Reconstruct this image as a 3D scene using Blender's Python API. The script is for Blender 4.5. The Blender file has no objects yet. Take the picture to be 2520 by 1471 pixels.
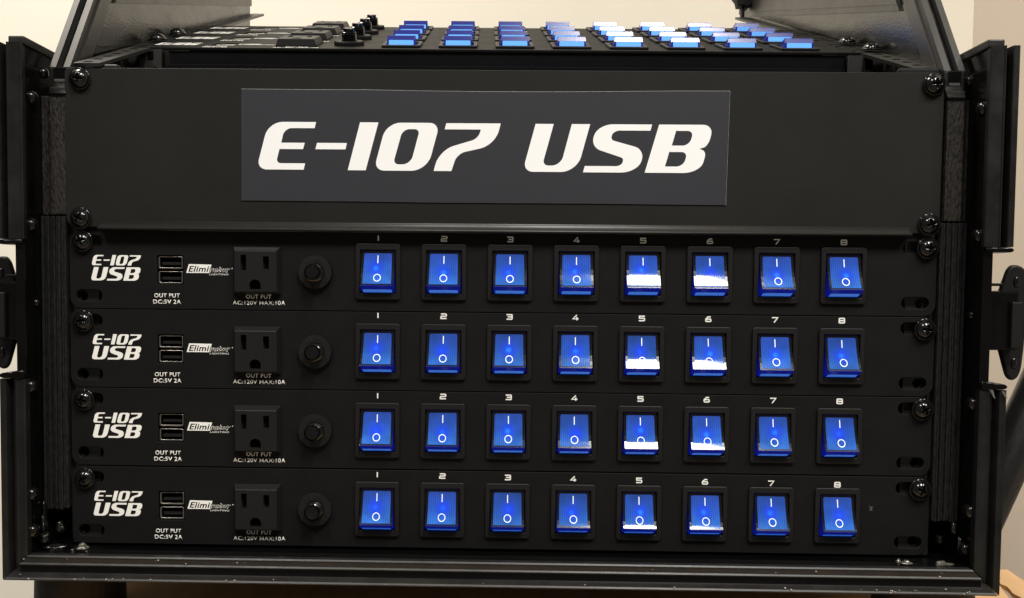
import bpy, bmesh, math, random
from mathutils import Vector, Matrix
random.seed(7)
MM = 0.001
S = bpy.context.scene
COL = S.collection
sin, cos, pi = math.sin, math.cos, math.pi

# ------------------------------------------------------------------ camera
cam_d = bpy.data.cameras.new('camera')
cam = bpy.data.objects.new('camera', cam_d); COL.objects.link(cam)
cam_d.sensor_width = 36.0
cam_d.lens = 33.647
cam_d.shift_x = 68.16 / 2520
cam_d.shift_y = 89.91 / 2520
cam_d.clip_start = 0.01; cam_d.clip_end = 50
R = ((0.99970408, -0.02197373, -0.01043547), (0.02244065, 0.99864457, 0.04696219), (0.00938939, -0.04718248, 0.99884216))
mw = Matrix.Identity(4)
for i in range(3):
    mw[i][0] = R[i][0]; mw[i][1] = R[i][2]; mw[i][2] = -R[i][1]
mw.translation = Vector((4.03, -533.78, -120.94)) * MM
cam.matrix_world = mw
S.camera = cam

# ------------------------------------------------------------------ world, lamps, exposure
w = bpy.data.worlds.new('World'); S.world = w; w.use_nodes = True
bg = w.node_tree.nodes['Background']
bg.inputs[0].default_value = (1.0, 0.90, 0.76, 1); bg.inputs[1].default_value = 0.15
S.view_settings.view_transform = 'Standard'; S.view_settings.look = 'None'
S.view_settings.exposure = 0.0; S.view_settings.gamma = 1.0

def lamp(x, y, z, sx, sy, power, color=(1, 0.965, 0.915), aim=None):
    l = bpy.data.lights.new('ceiling_lamp', 'AREA'); l.shape = 'RECTANGLE'
    l.size = sx; l.size_y = sy; l.energy = power; l.color = color
    o = bpy.data.objects.new('ceiling_lamp', l); COL.objects.link(o)
    o.location = (x, y, z)
    if aim is not None:
        o.rotation_euler = (Vector(aim) - Vector((x, y, z))).to_track_quat('-Z', 'Y').to_euler()
    return o
lamp(0.50, -1.43, 1.80, 0.33, 0.86, 60)
lamp(-0.85, -1.48, 1.80, 0.14, 0.55, 32)
lamp(1.45, -1.35, 1.80, 0.14, 0.55, 32)
lamp(-0.85, 0.35, 1.70, 0.5, 0.5, 40, (1, 0.92, 0.80))

# ------------------------------------------------------------------ materials
def srgb(r, g, b):
    f = lambda c: (c / 255 / 12.92) if c / 255 <= 0.04045 else ((c / 255 + 0.055) / 1.055) ** 2.4
    return (f(r), f(g), f(b), 1)

def mat(name, base, rough=0.5, metal=0.0, spec=0.5, emit=None, estr=0.0, noise=0.0, nscale=200.0, bump=0.0, bscale=800.0,
        stretch=(1, 1, 1), rvar=0.0, coat=0.0, bdist=0.0003):
    m = bpy.data.materials.new(name); m.use_nodes = True
    nt = m.node_tree; p = nt.nodes['Principled BSDF']
    b4 = tuple(base[:3]) + (1,)
    p.inputs['Base Color'].default_value = b4
    p.inputs['Roughness'].default_value = rough
    p.inputs['Metallic'].default_value = metal
    p.inputs['Specular IOR Level'].default_value = spec
    if coat: p.inputs['Coat Weight'].default_value = coat; p.inputs['Coat Roughness'].default_value = 0.05
    if emit is not None:
        p.inputs['Emission Color'].default_value = tuple(emit[:3]) + (1,); p.inputs['Emission Strength'].default_value = estr
    if noise or bump or rvar:
        tc = nt.nodes.new('ShaderNodeTexCoord'); mp = nt.nodes.new('ShaderNodeMapping')
        mp.inputs['Scale'].default_value = stretch
        nt.links.new(tc.outputs['Object'], mp.inputs['Vector'])
    if noise or rvar:
        n = nt.nodes.new('ShaderNodeTexNoise'); n.inputs['Scale'].default_value = nscale; n.inputs['Detail'].default_value = 6
        n.inputs['Roughness'].default_value = 0.65
        nt.links.new(mp.outputs['Vector'], n.inputs['Vector'])
    if noise:
        mr = nt.nodes.new('ShaderNodeMapRange'); mr.inputs['From Min'].default_value = 0.3; mr.inputs['From Max'].default_value = 0.7
        mr.inputs['To Min'].default_value = 1 - noise; mr.inputs['To Max'].default_value = 1 + noise
        nt.links.new(n.outputs['Fac'], mr.inputs['Value'])
        mx = nt.nodes.new('ShaderNodeVectorMath'); mx.operation = 'SCALE'; mx.inputs[0].default_value = b4[:3]
        nt.links.new(mr.outputs['Result'], mx.inputs['Scale'])
        nt.links.new(mx.outputs['Vector'], p.inputs['Base Color'])
    if rvar:
        mr2 = nt.nodes.new('ShaderNodeMapRange'); mr2.inputs['From Min'].default_value = 0.3; mr2.inputs['From Max'].default_value = 0.7
        mr2.inputs['To Min'].default_value = max(0.02, rough - rvar); mr2.inputs['To Max'].default_value = rough + rvar
        nt.links.new(n.outputs['Fac'], mr2.inputs['Value']); nt.links.new(mr2.outputs['Result'], p.inputs['Roughness'])
    if bump:
        n2 = nt.nodes.new('ShaderNodeTexNoise'); n2.inputs['Scale'].default_value = bscale; n2.inputs['Detail'].default_value = 4
        nt.links.new(mp.outputs['Vector'], n2.inputs['Vector'])
        bp = nt.nodes.new('ShaderNodeBump'); bp.inputs['Strength'].default_value = bump; bp.inputs['Distance'].default_value = bdist
        nt.links.new(n2.outputs['Fac'], bp.inputs['Height']); nt.links.new(bp.outputs['Normal'], p.inputs['Normal'])
    return m

M = {}
M['panel'] = mat('black_painted_steel', (0.0068, 0.0066, 0.0062), 0.58, spec=0.13, noise=0.12, nscale=60, bump=0.25, bscale=2500, rvar=0.05)
M['lip'] = mat('satin_black_lip', (0.022, 0.021, 0.018), 0.40, spec=0.6, bump=0.2, bscale=2500)  # lighter than the panel: the lip's highlight is partly painted in
M['blank'] = mat('satin_black_steel', (0.0125, 0.0118, 0.0102), 0.55, spec=0.18, noise=0.10, nscale=14, bump=0.25, bscale=2500, rvar=0.06)
M['plastic'] = mat('black_plastic', (0.0105, 0.0104, 0.010), 0.45, spec=0.22, bump=0.15, bscale=1800)
M['void'] = mat('recess_shade', (0.002, 0.002, 0.002), 0.8, spec=0.05)  # near-black, paints the shade of recesses, hollows and gaps
M['rail'] = mat('zinc_black_rail', (0.016, 0.016, 0.015), 0.42, spec=0.4, noise=0.25, nscale=120)
M['chassis'] = mat('black_chassis', (0.007, 0.007, 0.0085), 0.5, spec=0.2, noise=0.2, nscale=25)
M['screw'] = mat('black_screw', (0.004, 0.004, 0.004), 0.14, spec=0.5)
M['gloss'] = mat('gloss_black_wall', (0.0025, 0.0025, 0.0025), 0.2, spec=0.22, noise=0.5, nscale=40, rvar=0.06)
M['floorgloss'] = mat('gloss_black_floor', (0.003, 0.003, 0.003), 0.10, spec=0.7, noise=0.5, nscale=40, stretch=(0.3, 3, 1), rvar=0.05)
M['profile'] = mat('anodised_profile', (0.026, 0.025, 0.024), 0.36, metal=0.35, noise=0.25, nscale=60, stretch=(1, 1, 1), rvar=0.08, bump=0.05, bscale=900)
M['profile_v'] = mat('dark_anodised_profile', (0.009, 0.009, 0.0085), 0.36, metal=0.0, spec=0.35, noise=0.3, nscale=70, rvar=0.1, bump=0.06, bscale=900)  # darker than the profile of the bottom bar
M['channel'] = mat('grey_channel', (0.050, 0.049, 0.046), 0.42, metal=0.5, noise=0.2, nscale=160, stretch=(1, 0.2, 0.2), bump=0.1, bscale=900)
M['wood'] = mat('black_stained_board', (0.007, 0.0065, 0.006), 0.22, spec=0.7, noise=0.5, nscale=26, stretch=(1, 1.0, 2.6), bump=0.3, bscale=300, rvar=0.09)
M['flange'] = mat('inner_flange', (0.020, 0.018, 0.016), 0.34, spec=0.6, noise=0.2, nscale=40, rvar=0.05, bump=0.05)
M['ply'] = mat('black_stained_ply', (0.009, 0.0085, 0.008), 0.75, spec=0.2, noise=0.95, nscale=500, stretch=(2.0, 1, 0.6), bump=1.0, bscale=500, bdist=0.0006)
M['ply_brown'] = mat('worn_brown_ply', (0.0135, 0.0112, 0.009), 0.6, spec=0.35, noise=0.9, nscale=500, stretch=(1.6, 1, 0.6), bump=1.0, bscale=520, rvar=0.2, bdist=0.0007)
M['print'] = mat('charcoal_print', (0.0265, 0.027, 0.033), 0.55, spec=0.3, noise=0.05, nscale=18)
M['paper'] = mat('white_paper', (0.93, 0.93, 0.92), 0.6, spec=0.3)
M['ink'] = mat('white_ink', (0.88, 0.865, 0.81), 0.55, spec=0.2)
M['thin_ink'] = mat('thin_white_ink', (0.52, 0.50, 0.45), 0.55, spec=0.2)
M['steel'] = mat('tinned_steel', (0.36, 0.34, 0.31), 0.3, metal=1.0, noise=0.2, nscale=500)
M['rubber'] = mat('black_rubber', (0.012, 0.0115, 0.011), 0.6, spec=0.3, noise=0.3, nscale=60)
M['glue'] = mat('hot_glue_black', (0.006, 0.006, 0.005), 0.10, spec=0.9, noise=0.4, nscale=200, bump=0.8, bscale=420)
M['glue_clear'] = mat('hot_glue_clear', (0.10, 0.095, 0.075), 0.12, spec=0.9, noise=0.6, nscale=300, bump=0.8, bscale=500)
M['chip'] = mat('white_chips', (0.55, 0.53, 0.49), 0.5)
M['wall'] = mat('cream_wall_paint', (0.84, 0.80, 0.70), 0.85, spec=0.1, noise=0.015, nscale=3, bump=0.1, bscale=120)
M['wall2'] = mat('shaded_wall_paint', (0.62, 0.545, 0.47), 0.85, spec=0.1, noise=0.02, nscale=3, bump=0.1, bscale=120)  # room shade on the right, painted in as a darker wall colour
M['floor'] = mat('grey_carpet', (0.16, 0.15, 0.14), 0.95, spec=0.05, noise=0.2, nscale=80)
M['card'] = mat('kraft_cardboard', (0.74, 0.47, 0.24), 0.85, spec=0.1, noise=0.12, nscale=60, stretch=(1, 0.2, 1), bump=0.3, bscale=300)
M['symbol'] = mat('white_symbol', (0.75, 0.8, 0.9), 0.4, emit=(0.75, 0.88, 1.0), estr=0.3)
M['tube'] = mat('black_tube', (0.010, 0.010, 0.010), 0.30, spec=0.5, rvar=0.05)

def lens_material(name, face=True):
    m = bpy.data.materials.new(name); m.use_nodes = True
    nt = m.node_tree; N = nt.nodes; L = nt.links; p = N['Principled BSDF']
    p.inputs['Roughness'].default_value = 0.085 if face else 0.25
    p.inputs['Specular IOR Level'].default_value = 0.5
    tc = N.new('ShaderNodeTexCoord'); oi = N.new('ShaderNodeObjectInfo')
    sp = N.new('ShaderNodeSeparateXYZ'); L.new(tc.outputs['Object'], sp.inputs[0])
    def math_(op, a, b=None, c=None):
        n = N.new('ShaderNodeMath'); n.operation = op
        for i, v in enumerate((a, b, c)):
            if v is None: continue
            if isinstance(v, (int, float)): n.inputs[i].default_value = v
            else: L.new(v, n.inputs[i])
        return n.outputs[0]
    x, z = sp.outputs[0], sp.outputs[2]
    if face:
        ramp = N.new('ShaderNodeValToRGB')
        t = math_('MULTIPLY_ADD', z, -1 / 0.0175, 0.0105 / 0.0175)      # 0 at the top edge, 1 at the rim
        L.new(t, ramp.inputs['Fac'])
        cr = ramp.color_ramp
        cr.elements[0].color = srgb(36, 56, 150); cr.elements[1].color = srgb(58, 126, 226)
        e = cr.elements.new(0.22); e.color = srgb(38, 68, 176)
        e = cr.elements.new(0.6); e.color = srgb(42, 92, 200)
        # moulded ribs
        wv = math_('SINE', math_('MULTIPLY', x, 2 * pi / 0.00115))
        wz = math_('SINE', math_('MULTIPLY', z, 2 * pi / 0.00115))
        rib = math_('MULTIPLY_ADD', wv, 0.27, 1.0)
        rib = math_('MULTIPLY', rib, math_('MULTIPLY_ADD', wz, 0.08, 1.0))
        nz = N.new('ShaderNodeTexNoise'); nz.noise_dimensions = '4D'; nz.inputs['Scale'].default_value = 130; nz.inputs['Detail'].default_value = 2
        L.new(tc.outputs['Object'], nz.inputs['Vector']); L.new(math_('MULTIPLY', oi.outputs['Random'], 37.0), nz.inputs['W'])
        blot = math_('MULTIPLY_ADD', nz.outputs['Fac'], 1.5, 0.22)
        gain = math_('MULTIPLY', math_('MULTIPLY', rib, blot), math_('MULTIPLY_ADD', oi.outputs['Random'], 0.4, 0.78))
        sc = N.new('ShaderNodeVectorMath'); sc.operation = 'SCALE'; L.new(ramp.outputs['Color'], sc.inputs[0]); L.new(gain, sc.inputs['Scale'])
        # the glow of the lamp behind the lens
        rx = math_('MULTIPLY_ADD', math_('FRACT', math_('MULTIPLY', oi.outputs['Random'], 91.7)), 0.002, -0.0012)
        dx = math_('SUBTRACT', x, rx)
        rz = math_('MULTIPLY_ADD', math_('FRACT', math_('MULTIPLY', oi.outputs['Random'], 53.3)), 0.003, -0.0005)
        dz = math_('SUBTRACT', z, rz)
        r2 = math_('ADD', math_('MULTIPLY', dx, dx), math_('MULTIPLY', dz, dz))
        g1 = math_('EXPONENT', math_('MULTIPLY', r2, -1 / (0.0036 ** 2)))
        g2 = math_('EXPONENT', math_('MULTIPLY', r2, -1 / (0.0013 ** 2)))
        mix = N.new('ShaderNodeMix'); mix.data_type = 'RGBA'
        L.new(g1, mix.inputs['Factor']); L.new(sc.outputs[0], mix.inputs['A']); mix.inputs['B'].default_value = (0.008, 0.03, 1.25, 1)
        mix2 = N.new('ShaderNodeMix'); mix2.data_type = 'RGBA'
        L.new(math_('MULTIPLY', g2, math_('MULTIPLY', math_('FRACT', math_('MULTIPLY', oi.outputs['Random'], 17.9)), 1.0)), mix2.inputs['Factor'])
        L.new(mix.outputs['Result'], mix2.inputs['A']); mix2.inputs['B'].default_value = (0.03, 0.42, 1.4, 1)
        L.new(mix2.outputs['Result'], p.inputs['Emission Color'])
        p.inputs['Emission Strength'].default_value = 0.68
        p.inputs['Base Color'].default_value = (0.010, 0.04, 0.13, 1)
    else:
        nz = N.new('ShaderNodeTexNoise'); nz.inputs['Scale'].default_value = 220; nz.inputs['Detail'].default_value = 3
        L.new(tc.outputs['Object'], nz.inputs['Vector'])
        sc = N.new('ShaderNodeVectorMath'); sc.operation = 'SCALE'; sc.inputs[0].default_value = srgb(38, 92, 205)[:3]
        L.new(math_('MULTIPLY_ADD', nz.outputs['Fac'], 0.5, 0.7), sc.inputs['Scale']); L.new(sc.outputs[0], p.inputs['Emission Color'])
        p.inputs['Emission Strength'].default_value = 0.7
        p.inputs['Base Color'].default_value = (0.16, 0.46, 0.85, 1)
    return m
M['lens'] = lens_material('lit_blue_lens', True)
M['lens_end'] = lens_material('lit_blue_end', False)
M['rocker'] = mat('deep_blue_clear_plastic', (0.006, 0.010, 0.07), 0.20, spec=0.5, emit=(0.002, 0.006, 0.20), estr=0.8)
_nt = M['rocker'].node_tree; _tc = _nt.nodes.new('ShaderNodeTexCoord'); _sp = _nt.nodes.new('ShaderNodeSeparateXYZ'); _mr = _nt.nodes.new('ShaderNodeMapRange')
_nt.links.new(_tc.outputs['Object'], _sp.inputs[0]); _nt.links.new(_sp.outputs[2], _mr.inputs['Value'])      # the lamp sits low in the rocker
for _k, _v in (('From Min', -0.009), ('From Max', 0.003), ('To Min', 0.75), ('To Max', 0.06)): _mr.inputs[_k].default_value = _v
_nt.links.new(_mr.outputs['Result'], _nt.nodes['Principled BSDF'].inputs['Emission Strength'])

# ------------------------------------------------------------------ mesh helpers (all input in millimetres)
def mesh_obj(name, bm_or_mesh, m, parent=None, smooth=False):
    if isinstance(bm_or_mesh, bmesh.types.BMesh):
        me = bpy.data.meshes.new(name); bm_or_mesh.to_mesh(me); bm_or_mesh.free()
    else: me = bm_or_mesh
    if smooth:
        for f in me.polygons: f.use_smooth = True
    me.materials.clear(); me.materials.append(m)
    o = bpy.data.objects.new(name, me); COL.objects.link(o)
    if parent is not None: o.parent = parent
    return o

def empty(name, loc=(0, 0, 0)):
    o = bpy.data.objects.new(name, None); COL.objects.link(o)
    o.location = Vector(loc) * MM; o.empty_display_size = 0.02
    return o

def tag(o, label=None, cat=None, group=None, kind=None):
    if label: o['label'] = label
    if cat: o['category'] = cat
    if group: o['group'] = group
    if kind: o['kind'] = kind
    return o

def add_box(bm, x0, x1, y0, y1, z0, z1, bev=0.0, seg=2):
    t = bmesh.new()
    bmesh.ops.create_cube(t, size=1.0)
    for v in t.verts:
        v.co = Vector(((x0 + x1) / 2 + v.co.x * (x1 - x0), (y0 + y1) / 2 + v.co.y * (y1 - y0), (z0 + z1) / 2 + v.co.z * (z1 - z0))) * MM
    if bev:
        bmesh.ops.bevel(t, geom=t.edges[:], offset=bev * MM, segments=seg, affect='EDGES', profile=0.6)
    me = bpy.data.meshes.new('tmp'); t.to_mesh(me); t.free(); bm.from_mesh(me); bpy.data.meshes.remove(me)
    return bm
def box(*a, **k): return add_box(bmesh.new(), *a, **k)

def add_cyl(bm, c, r, h, axis='Y', seg=24, r2=None):
    """cylinder from c towards -Y (axis 'Y'), +Z or +X by h"""
    t = bmesh.new()
    bmesh.ops.create_cone(t, cap_ends=True, segments=seg, radius1=r * MM, radius2=(r if r2 is None else r2) * MM, depth=h * MM)
    bmesh.ops.translate(t, verts=t.verts, vec=(0, 0, h * MM / 2))
    if axis == 'Y': bmesh.ops.rotate(t, verts=t.verts, matrix=Matrix.Rotation(pi / 2, 3, 'X'))
    if axis == 'X': bmesh.ops.rotate(t, verts=t.verts, matrix=Matrix.Rotation(pi / 2, 3, 'Y'))
    bmesh.ops.translate(t, verts=t.verts, vec=Vector(c) * MM)
    me = bpy.data.meshes.new('tmp'); t.to_mesh(me); t.free(); bm.from_mesh(me); bpy.data.meshes.remove(me)
    return bm

def curve_mesh(splines, y_front, depth, bevel=0.0):
    """filled flat shape with holes in the XZ plane; front face at y_front, thickness depth (towards +Y)"""
    cu = bpy.data.curves.new('c', 'CURVE'); cu.dimensions = '2D'; cu.fill_mode = 'BOTH'
    cu.extrude = max(0.0, depth / 2 - bevel) * MM
    if bevel: cu.bevel_depth = bevel * MM; cu.bevel_resolution = 1; cu.offset = -bevel * MM
    for pts in splines:
        sp = cu.splines.new('POLY'); sp.points.add(len(pts) - 1); sp.use_cyclic_u = True
        for q, (x, z) in zip(sp.points, pts): q.co = (x * MM, z * MM, 0, 1)
    o = bpy.data.objects.new('c', cu); COL.objects.link(o)
    dg = bpy.context.evaluated_depsgraph_get()
    me = bpy.data.meshes.new_from_object(o.evaluated_get(dg))
    bpy.data.objects.remove(o); bpy.data.curves.remove(cu)
    yc = (y_front + depth / 2) * MM
    for v in me.vertices:
        x, y, z = v.co; v.co = (x, yc - z, y)
    return me

def join(meshes):
    bm = bmesh.new()
    for me in meshes: bm.from_mesh(me); bpy.data.meshes.remove(me)
    return bm

def rpoly(pts, seg=6):
    """polygon with rounded corners: points (x, y, cut)"""
    out = []; n = len(pts)
    for i in range(n):
        p = Vector(pts[i][:2]); r = pts[i][2] if len(pts[i]) > 2 else 0
        if r <= 0: out.append((p.x, p.y)); continue
        a = Vector(pts[i - 1][:2]) - p; b = Vector(pts[(i + 1) % n][:2]) - p
        ra = min(r, a.length * (0.5 if (len(pts[i-1]) > 2 and pts[i-1][2] > 0) else 0.97)); rb = min(r, b.length * (0.5 if (len(pts[(i+1) % n]) > 2 and pts[(i+1) % n][2] > 0) else 0.97))
        A = p + a.normalized() * ra; B = p + b.normalized() * rb
        for k in range(seg + 1):
            t = k / seg; k1 = p.lerp(A, 0.45); k2 = p.lerp(B, 0.45)
            q = A * (1 - t) ** 3 + k1 * 3 * t * (1 - t) ** 2 + k2 * 3 * t * t * (1 - t) + B * t ** 3
            out.append((q.x, q.y))
    return out
def rrect(x0, x1, z0, z1, r, seg=5): return rpoly([(x0, z0, r), (x1, z0, r), (x1, z1, r), (x0, z1, r)], seg)
def circle(x, z, r, n=20): return [(x + r * cos(2 * pi * i / n), z + r * sin(2 * pi * i / n)) for i in range(n)]

def prism(section, x0, x1):
    """closed (y,z) section swept along X"""
    bm = bmesh.new()
    a = [bm.verts.new((x0 * MM, y * MM, z * MM)) for y, z in section]
    b = [bm.verts.new((x1 * MM, y * MM, z * MM)) for y, z in section]
    n = len(section)
    bm.faces.new(a); bm.faces.new(b[::-1])
    for i in range(n): bm.faces.new((a[i], b[i], b[(i + 1) % n], a[(i + 1) % n]))
    bmesh.ops.recalc_face_normals(bm, faces=bm.faces[:])
    return bm

# ------------------------------------------------------------------ lettering
GLY = {   # traced outlines, y downwards
 'E': [[(407,207),(400,238),(248,238,38),(232,312),(350,312),(342,344),(223,344),(205,416,25),(352,416),(345,448),(106,448,52),(168,207,72)]],
 '-': [[(412,312),(562,312),(555,344),(404,344)]],
 '1': [[(628,207),(720,207),(657,449),(567,449)]],
 '0': [[(760,208,72),(1028,208,52),(965,450,80),(697,450,52)], [(842,240,35),(928,240,26),(882,418,42),(794,418,28)]],
 '7': [[(1060,209),(1331,209),(1305,318,75),(1115,362,40),(1087,450),(998,450),(1025,345,75),(1222,285,34),(1232,240),(1052,240)]],
 'U': [[(1505,210),(1595,210),(1540,419,30),(1632,419,45),(1685,210),(1776,210),(1713,451,80),(1442,451,52)]],
 'S': [[(2083,210),(2075,241),(1892,241,32),(1878,288,18),(2048,335,50),(2018,452,88),(1744,452),(1752,420),(1935,420,30),(1945,380,14),(1780,325,50),(1812,210,78)]],
 'B': [[(2118,210),(2388,210,52),(2362,318,44),(2318,330,6),(2354,345,30),(2325,452,84),(2050,452)], [(2202,241),(2288,241,28),(2270,315,36),(2182,315)], [(2170,347),(2260,347,28),(2242,420,36),(2150,420)]],
}
def glyph_mesh(chars, x0, x1, zt, zb, y, depth, src=None):
    P = [[rpoly(s, 5) for s in GLY[c]] for c in chars]
    if src is None:
        xs = [p[0] for g in P for s in g for p in s]; ys = [p[1] for g in P for s in g for p in s]
        src = (min(xs), max(xs), min(ys), max(ys))
    fx = lambda u: x0 + (u - src[0]) / (src[1] - src[0]) * (x1 - x0)
    fz = lambda v: zt + (v - src[2]) / (src[3] - src[2]) * (zb - zt)
    return [curve_mesh([[(fx(a), fz(b)) for a, b in s] for s in g], y, depth) for g in P]

def text_mesh(body, x0, x1, zb, zt, y, depth=0.1, bold=0.014, shear=0.0, rot=None):
    cu = bpy.data.curves.new('t', 'FONT'); cu.body = body; cu.size = 1.0; cu.offset = bold; cu.shear = shear; cu.resolution_u = 3; cu.space_character = 1.07
    o = bpy.data.objects.new('t', cu); COL.objects.link(o)
    dg = bpy.context.evaluated_depsgraph_get()
    me = bpy.data.meshes.new_from_object(o.evaluated_get(dg)); bpy.data.objects.remove(o); bpy.data.curves.remove(cu)
    bm = bmesh.new(); bm.from_mesh(me)
    xs = [v.co.x for v in me.vertices]; ys = [v.co.y for v in me.vertices]
    a, b, c, d = min(xs), max(xs), min(ys), max(ys)
    if depth:
        r = bmesh.ops.extrude_face_region(bm, geom=bm.faces[:])
        for v in [g for g in r['geom'] if isinstance(g, bmesh.types.BMVert)]: v.co.z += 1.0
    for v in bm.verts:
        X = x0 + (v.co.x - a) / (b - a) * (x1 - x0); Z = zb + (v.co.y - c) / (d - c) * (zt - zb)
        v.co = Vector((X, y - v.co.z * depth, Z)) * MM
    if rot:
        cx, cz, ang = rot
        bmesh.ops.rotate(bm, verts=bm.verts, cent=Vector((cx, 0, cz)) * MM, matrix=Matrix.Rotation(ang, 3, 'Y'))
    bmesh.ops.recalc_face_normals(bm, faces=bm.faces[:])
    bm.to_mesh(me); bm.free()
    return me

def stroke(pts, wd):
    """outline of an open polyline with mitred corners"""
    L_, R_ = [], []; n = len(pts); V = [Vector(p) for p in pts]
    for i in range(n):
        if i == 0: d = (V[1] - V[0]).normalized(); nrm = Vector((-d.y, d.x)); k = 1
        elif i == n - 1: d = (V[-1] - V[-2]).normalized(); nrm = Vector((-d.y, d.x)); k = 1
        else:
            d1 = (V[i] - V[i - 1]).normalized(); d2 = (V[i + 1] - V[i]).normalized()
            n1 = Vector((-d1.y, d1.x)); n2 = Vector((-d2.y, d2.x)); nrm = (n1 + n2).normalized(); k = min(1.6, 1 / max(0.3, nrm.dot(n1)))
        L_.append(V[i] + nrm * wd / 2 * k); R_.append(V[i] - nrm * wd / 2 * k)
    return [(p.x, p.y) for p in L_ + R_[::-1]]
DIG = {
 1: [[(0.5, 0), (0.5, 1)]],
 2: [[(0.05, .93), (.85, .93), (.95, .83), (.95, .6), (.85, .5), (.15, .5), (.05, .4), (.05, .07), (1, .07)]],
 3: [[(0, .93), (.85, .93), (.94, .84), (.94, .6), (.86, .51), (.2, .51)], [(.86, .49), (.94, .4), (.94, .16), (.85, .07), (0, .07)]],
 4: [[(.72, 1), (.05, .28), (1, .28)], [(.72, .62), (.72, 0)]],
 5: [[(1, .93), (.1, .93), (.1, .55), (.85, .55), (.94, .46), (.94, .16), (.85, .07), (0, .07)]],
 6: [[(.9, .93), (.45, .93), (.08, .5), (.08, .17), (.18, .07), (.84, .07), (.94, .17), (.94, .44)], [(.96, .51), (.14, .51)]],
 7: [[(0, .93), (.95, .93), (.35, 0)]],
 8: [[(.5, .93), (.85, .93), (.93, .84), (.93, .6), (.85, .52), (.15, .52), (.07, .6), (.07, .84), (.15, .93), (.5, .93)],
     [(.5, .48), (.85, .48), (.95, .39), (.95, .16), (.85, .07), (.15, .07), (.05, .16), (.05, .39), (.15, .48), (.5, .48)]],
}
def digit_mesh(n, cx, cz, y, wd=3.3, ht=2.9):
    out = []
    for i, pl in enumerate(DIG[n]):
        pts = [(cx + (a - .5) * wd, cz + (b - .5) * ht) for a, b in pl]
        out.append(curve_mesh([stroke(pts, 0.68)], y - 0.02 * i, 0.08))
    return join(out)

# ------------------------------------------------------------------ repeated small meshes
def screw_head_mesh():
    bm = bmesh.new(); r = 5.3; n = 26
    grid = {}; arms = {}
    for i in range(n + 1):
        for j in range(n + 1):
            a, b = -1 + 2 * i / n, -1 + 2 * j / n
            x = a * math.sqrt(1 - b * b / 2); z = b * math.sqrt(1 - a * a / 2)
            d = min(1.0, math.hypot(x, z))
            h = 3.3 * (math.sqrt(max(0, 1 - (d * 0.93) ** 2)) - math.sqrt(1 - 0.93 ** 2)) / (1 - math.sqrt(1 - .93 ** 2))
            X, Z = x * r, z * r
            w1 = 0.72 - 0.10 * d
            arm = (abs(X) < w1 and abs(Z) < 2.75) or (abs(Z) < w1 and abs(X) < 2.75)
            near = (abs(X) < w1 + .35 and abs(Z) < 2.7) or (abs(Z) < w1 + .35 and abs(X) < 2.7)
            if arm: h -= 1.7 * (1 - 0.5 * math.hypot(X, Z) / 2.4) + .4
            arms[i, j] = arm
            grid[i, j] = bm.verts.new((X * MM, -(h + 1.3) * MM, Z * MM))
    for i in range(n):
        for j in range(n):
            f = bm.faces.new((grid[i, j], grid[i + 1, j], grid[i + 1, j + 1], grid[i, j + 1]))
            if sum((arms[i, j], arms[i + 1, j], arms[i + 1, j + 1], arms[i, j + 1])) >= 2: f.material_index = 1  # shade of the cross recess painted in with the second material
    ring = [grid[i, 0] for i in range(n)] + [grid[n, j] for j in range(n)] + [grid[i, n] for i in range(n, 0, -1)] + [grid[0, j] for j in range(n, 0, -1)]
    low = [bm.verts.new((v.co.x, 0, v.co.z)) for v in ring]
    for k in range(len(ring)):
        bm.faces.new((ring[k], ring[(k + 1) % len(ring)], low[(k + 1) % len(ring)], low[k]))
    bmesh.ops.recalc_face_normals(bm, faces=bm.faces[:])
    me = bpy.data.meshes.new('screw'); bm.to_mesh(me); bm.free()
    for f in me.polygons: f.use_smooth = True
    return me
SCREW = screw_head_mesh(); SCREW.materials.append(M['screw']); SCREW.materials.append(M['void'])
WASH = join([curve_mesh([circle(0, 0, 6.1, 32), circle(0, 0, 3.0, 16)], -1.0, 1.0, 0.3)])
_w = bpy.data.meshes.new('washer'); WASH.to_mesh(_w); WASH.free(); WASH = _w; WASH.materials.append(M['screw'])
def screw(parent, x, z, yface, ang, lift=0.0):
    o = bpy.data.objects.new('screw', SCREW); COL.objects.link(o); o.parent = parent
    o.location = Vector((x, yface - 0.4 - lift, z)) * MM; o.rotation_euler = (0.03 * sin(ang * 7), ang, 0.03 * cos(ang * 5))
    ws = bpy.data.objects.new('washer', WASH); COL.objects.link(ws); ws.parent = o
    ws.location = (0, 0.0003 * 0, 0)
    return o

# rocker section (protrusion p, height z) from top to rim and down the end face
ROCK = [(0.0, 11.5), (0.2, 10.6), (0.75, 8.0), (1.5, 5.0), (2.45, 2.0), (3.6, -1.0), (4.92, -3.9), (6.22, -6.2), (6.9, -7.25), (7.1, -7.6)]
def rock_p(z):
    for (p0, z0), (p1, z1) in zip(ROCK, ROCK[1:]):
        if z1 <= z <= z0: return p0 + (p1 - p0) * (z0 - z) / (z0 - z1)
    return ROCK[-1][0]
ENDF = [(7.05, -7.95), (6.6, -8.25), (4.5, -9.83), (0.2, -11.6)]
def rocker_mesh():
    sec = [(-p, z) for p, z in ROCK] + [(-p, z) for p, z in ENDF] + [(4.0, -11.6), (4.0, 11.5)]
    bm = prism(sec, -9.2, 9.2)
    bmesh.ops.bevel(bm, geom=[e for e in bm.edges if abs(e.verts[0].co.x - e.verts[1].co.x) < 1e-7], offset=0.45 * MM, segments=2, affect='EDGES')
    me = bpy.data.meshes.new('rocker'); bm.to_mesh(me); bm.free(); return me
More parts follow.
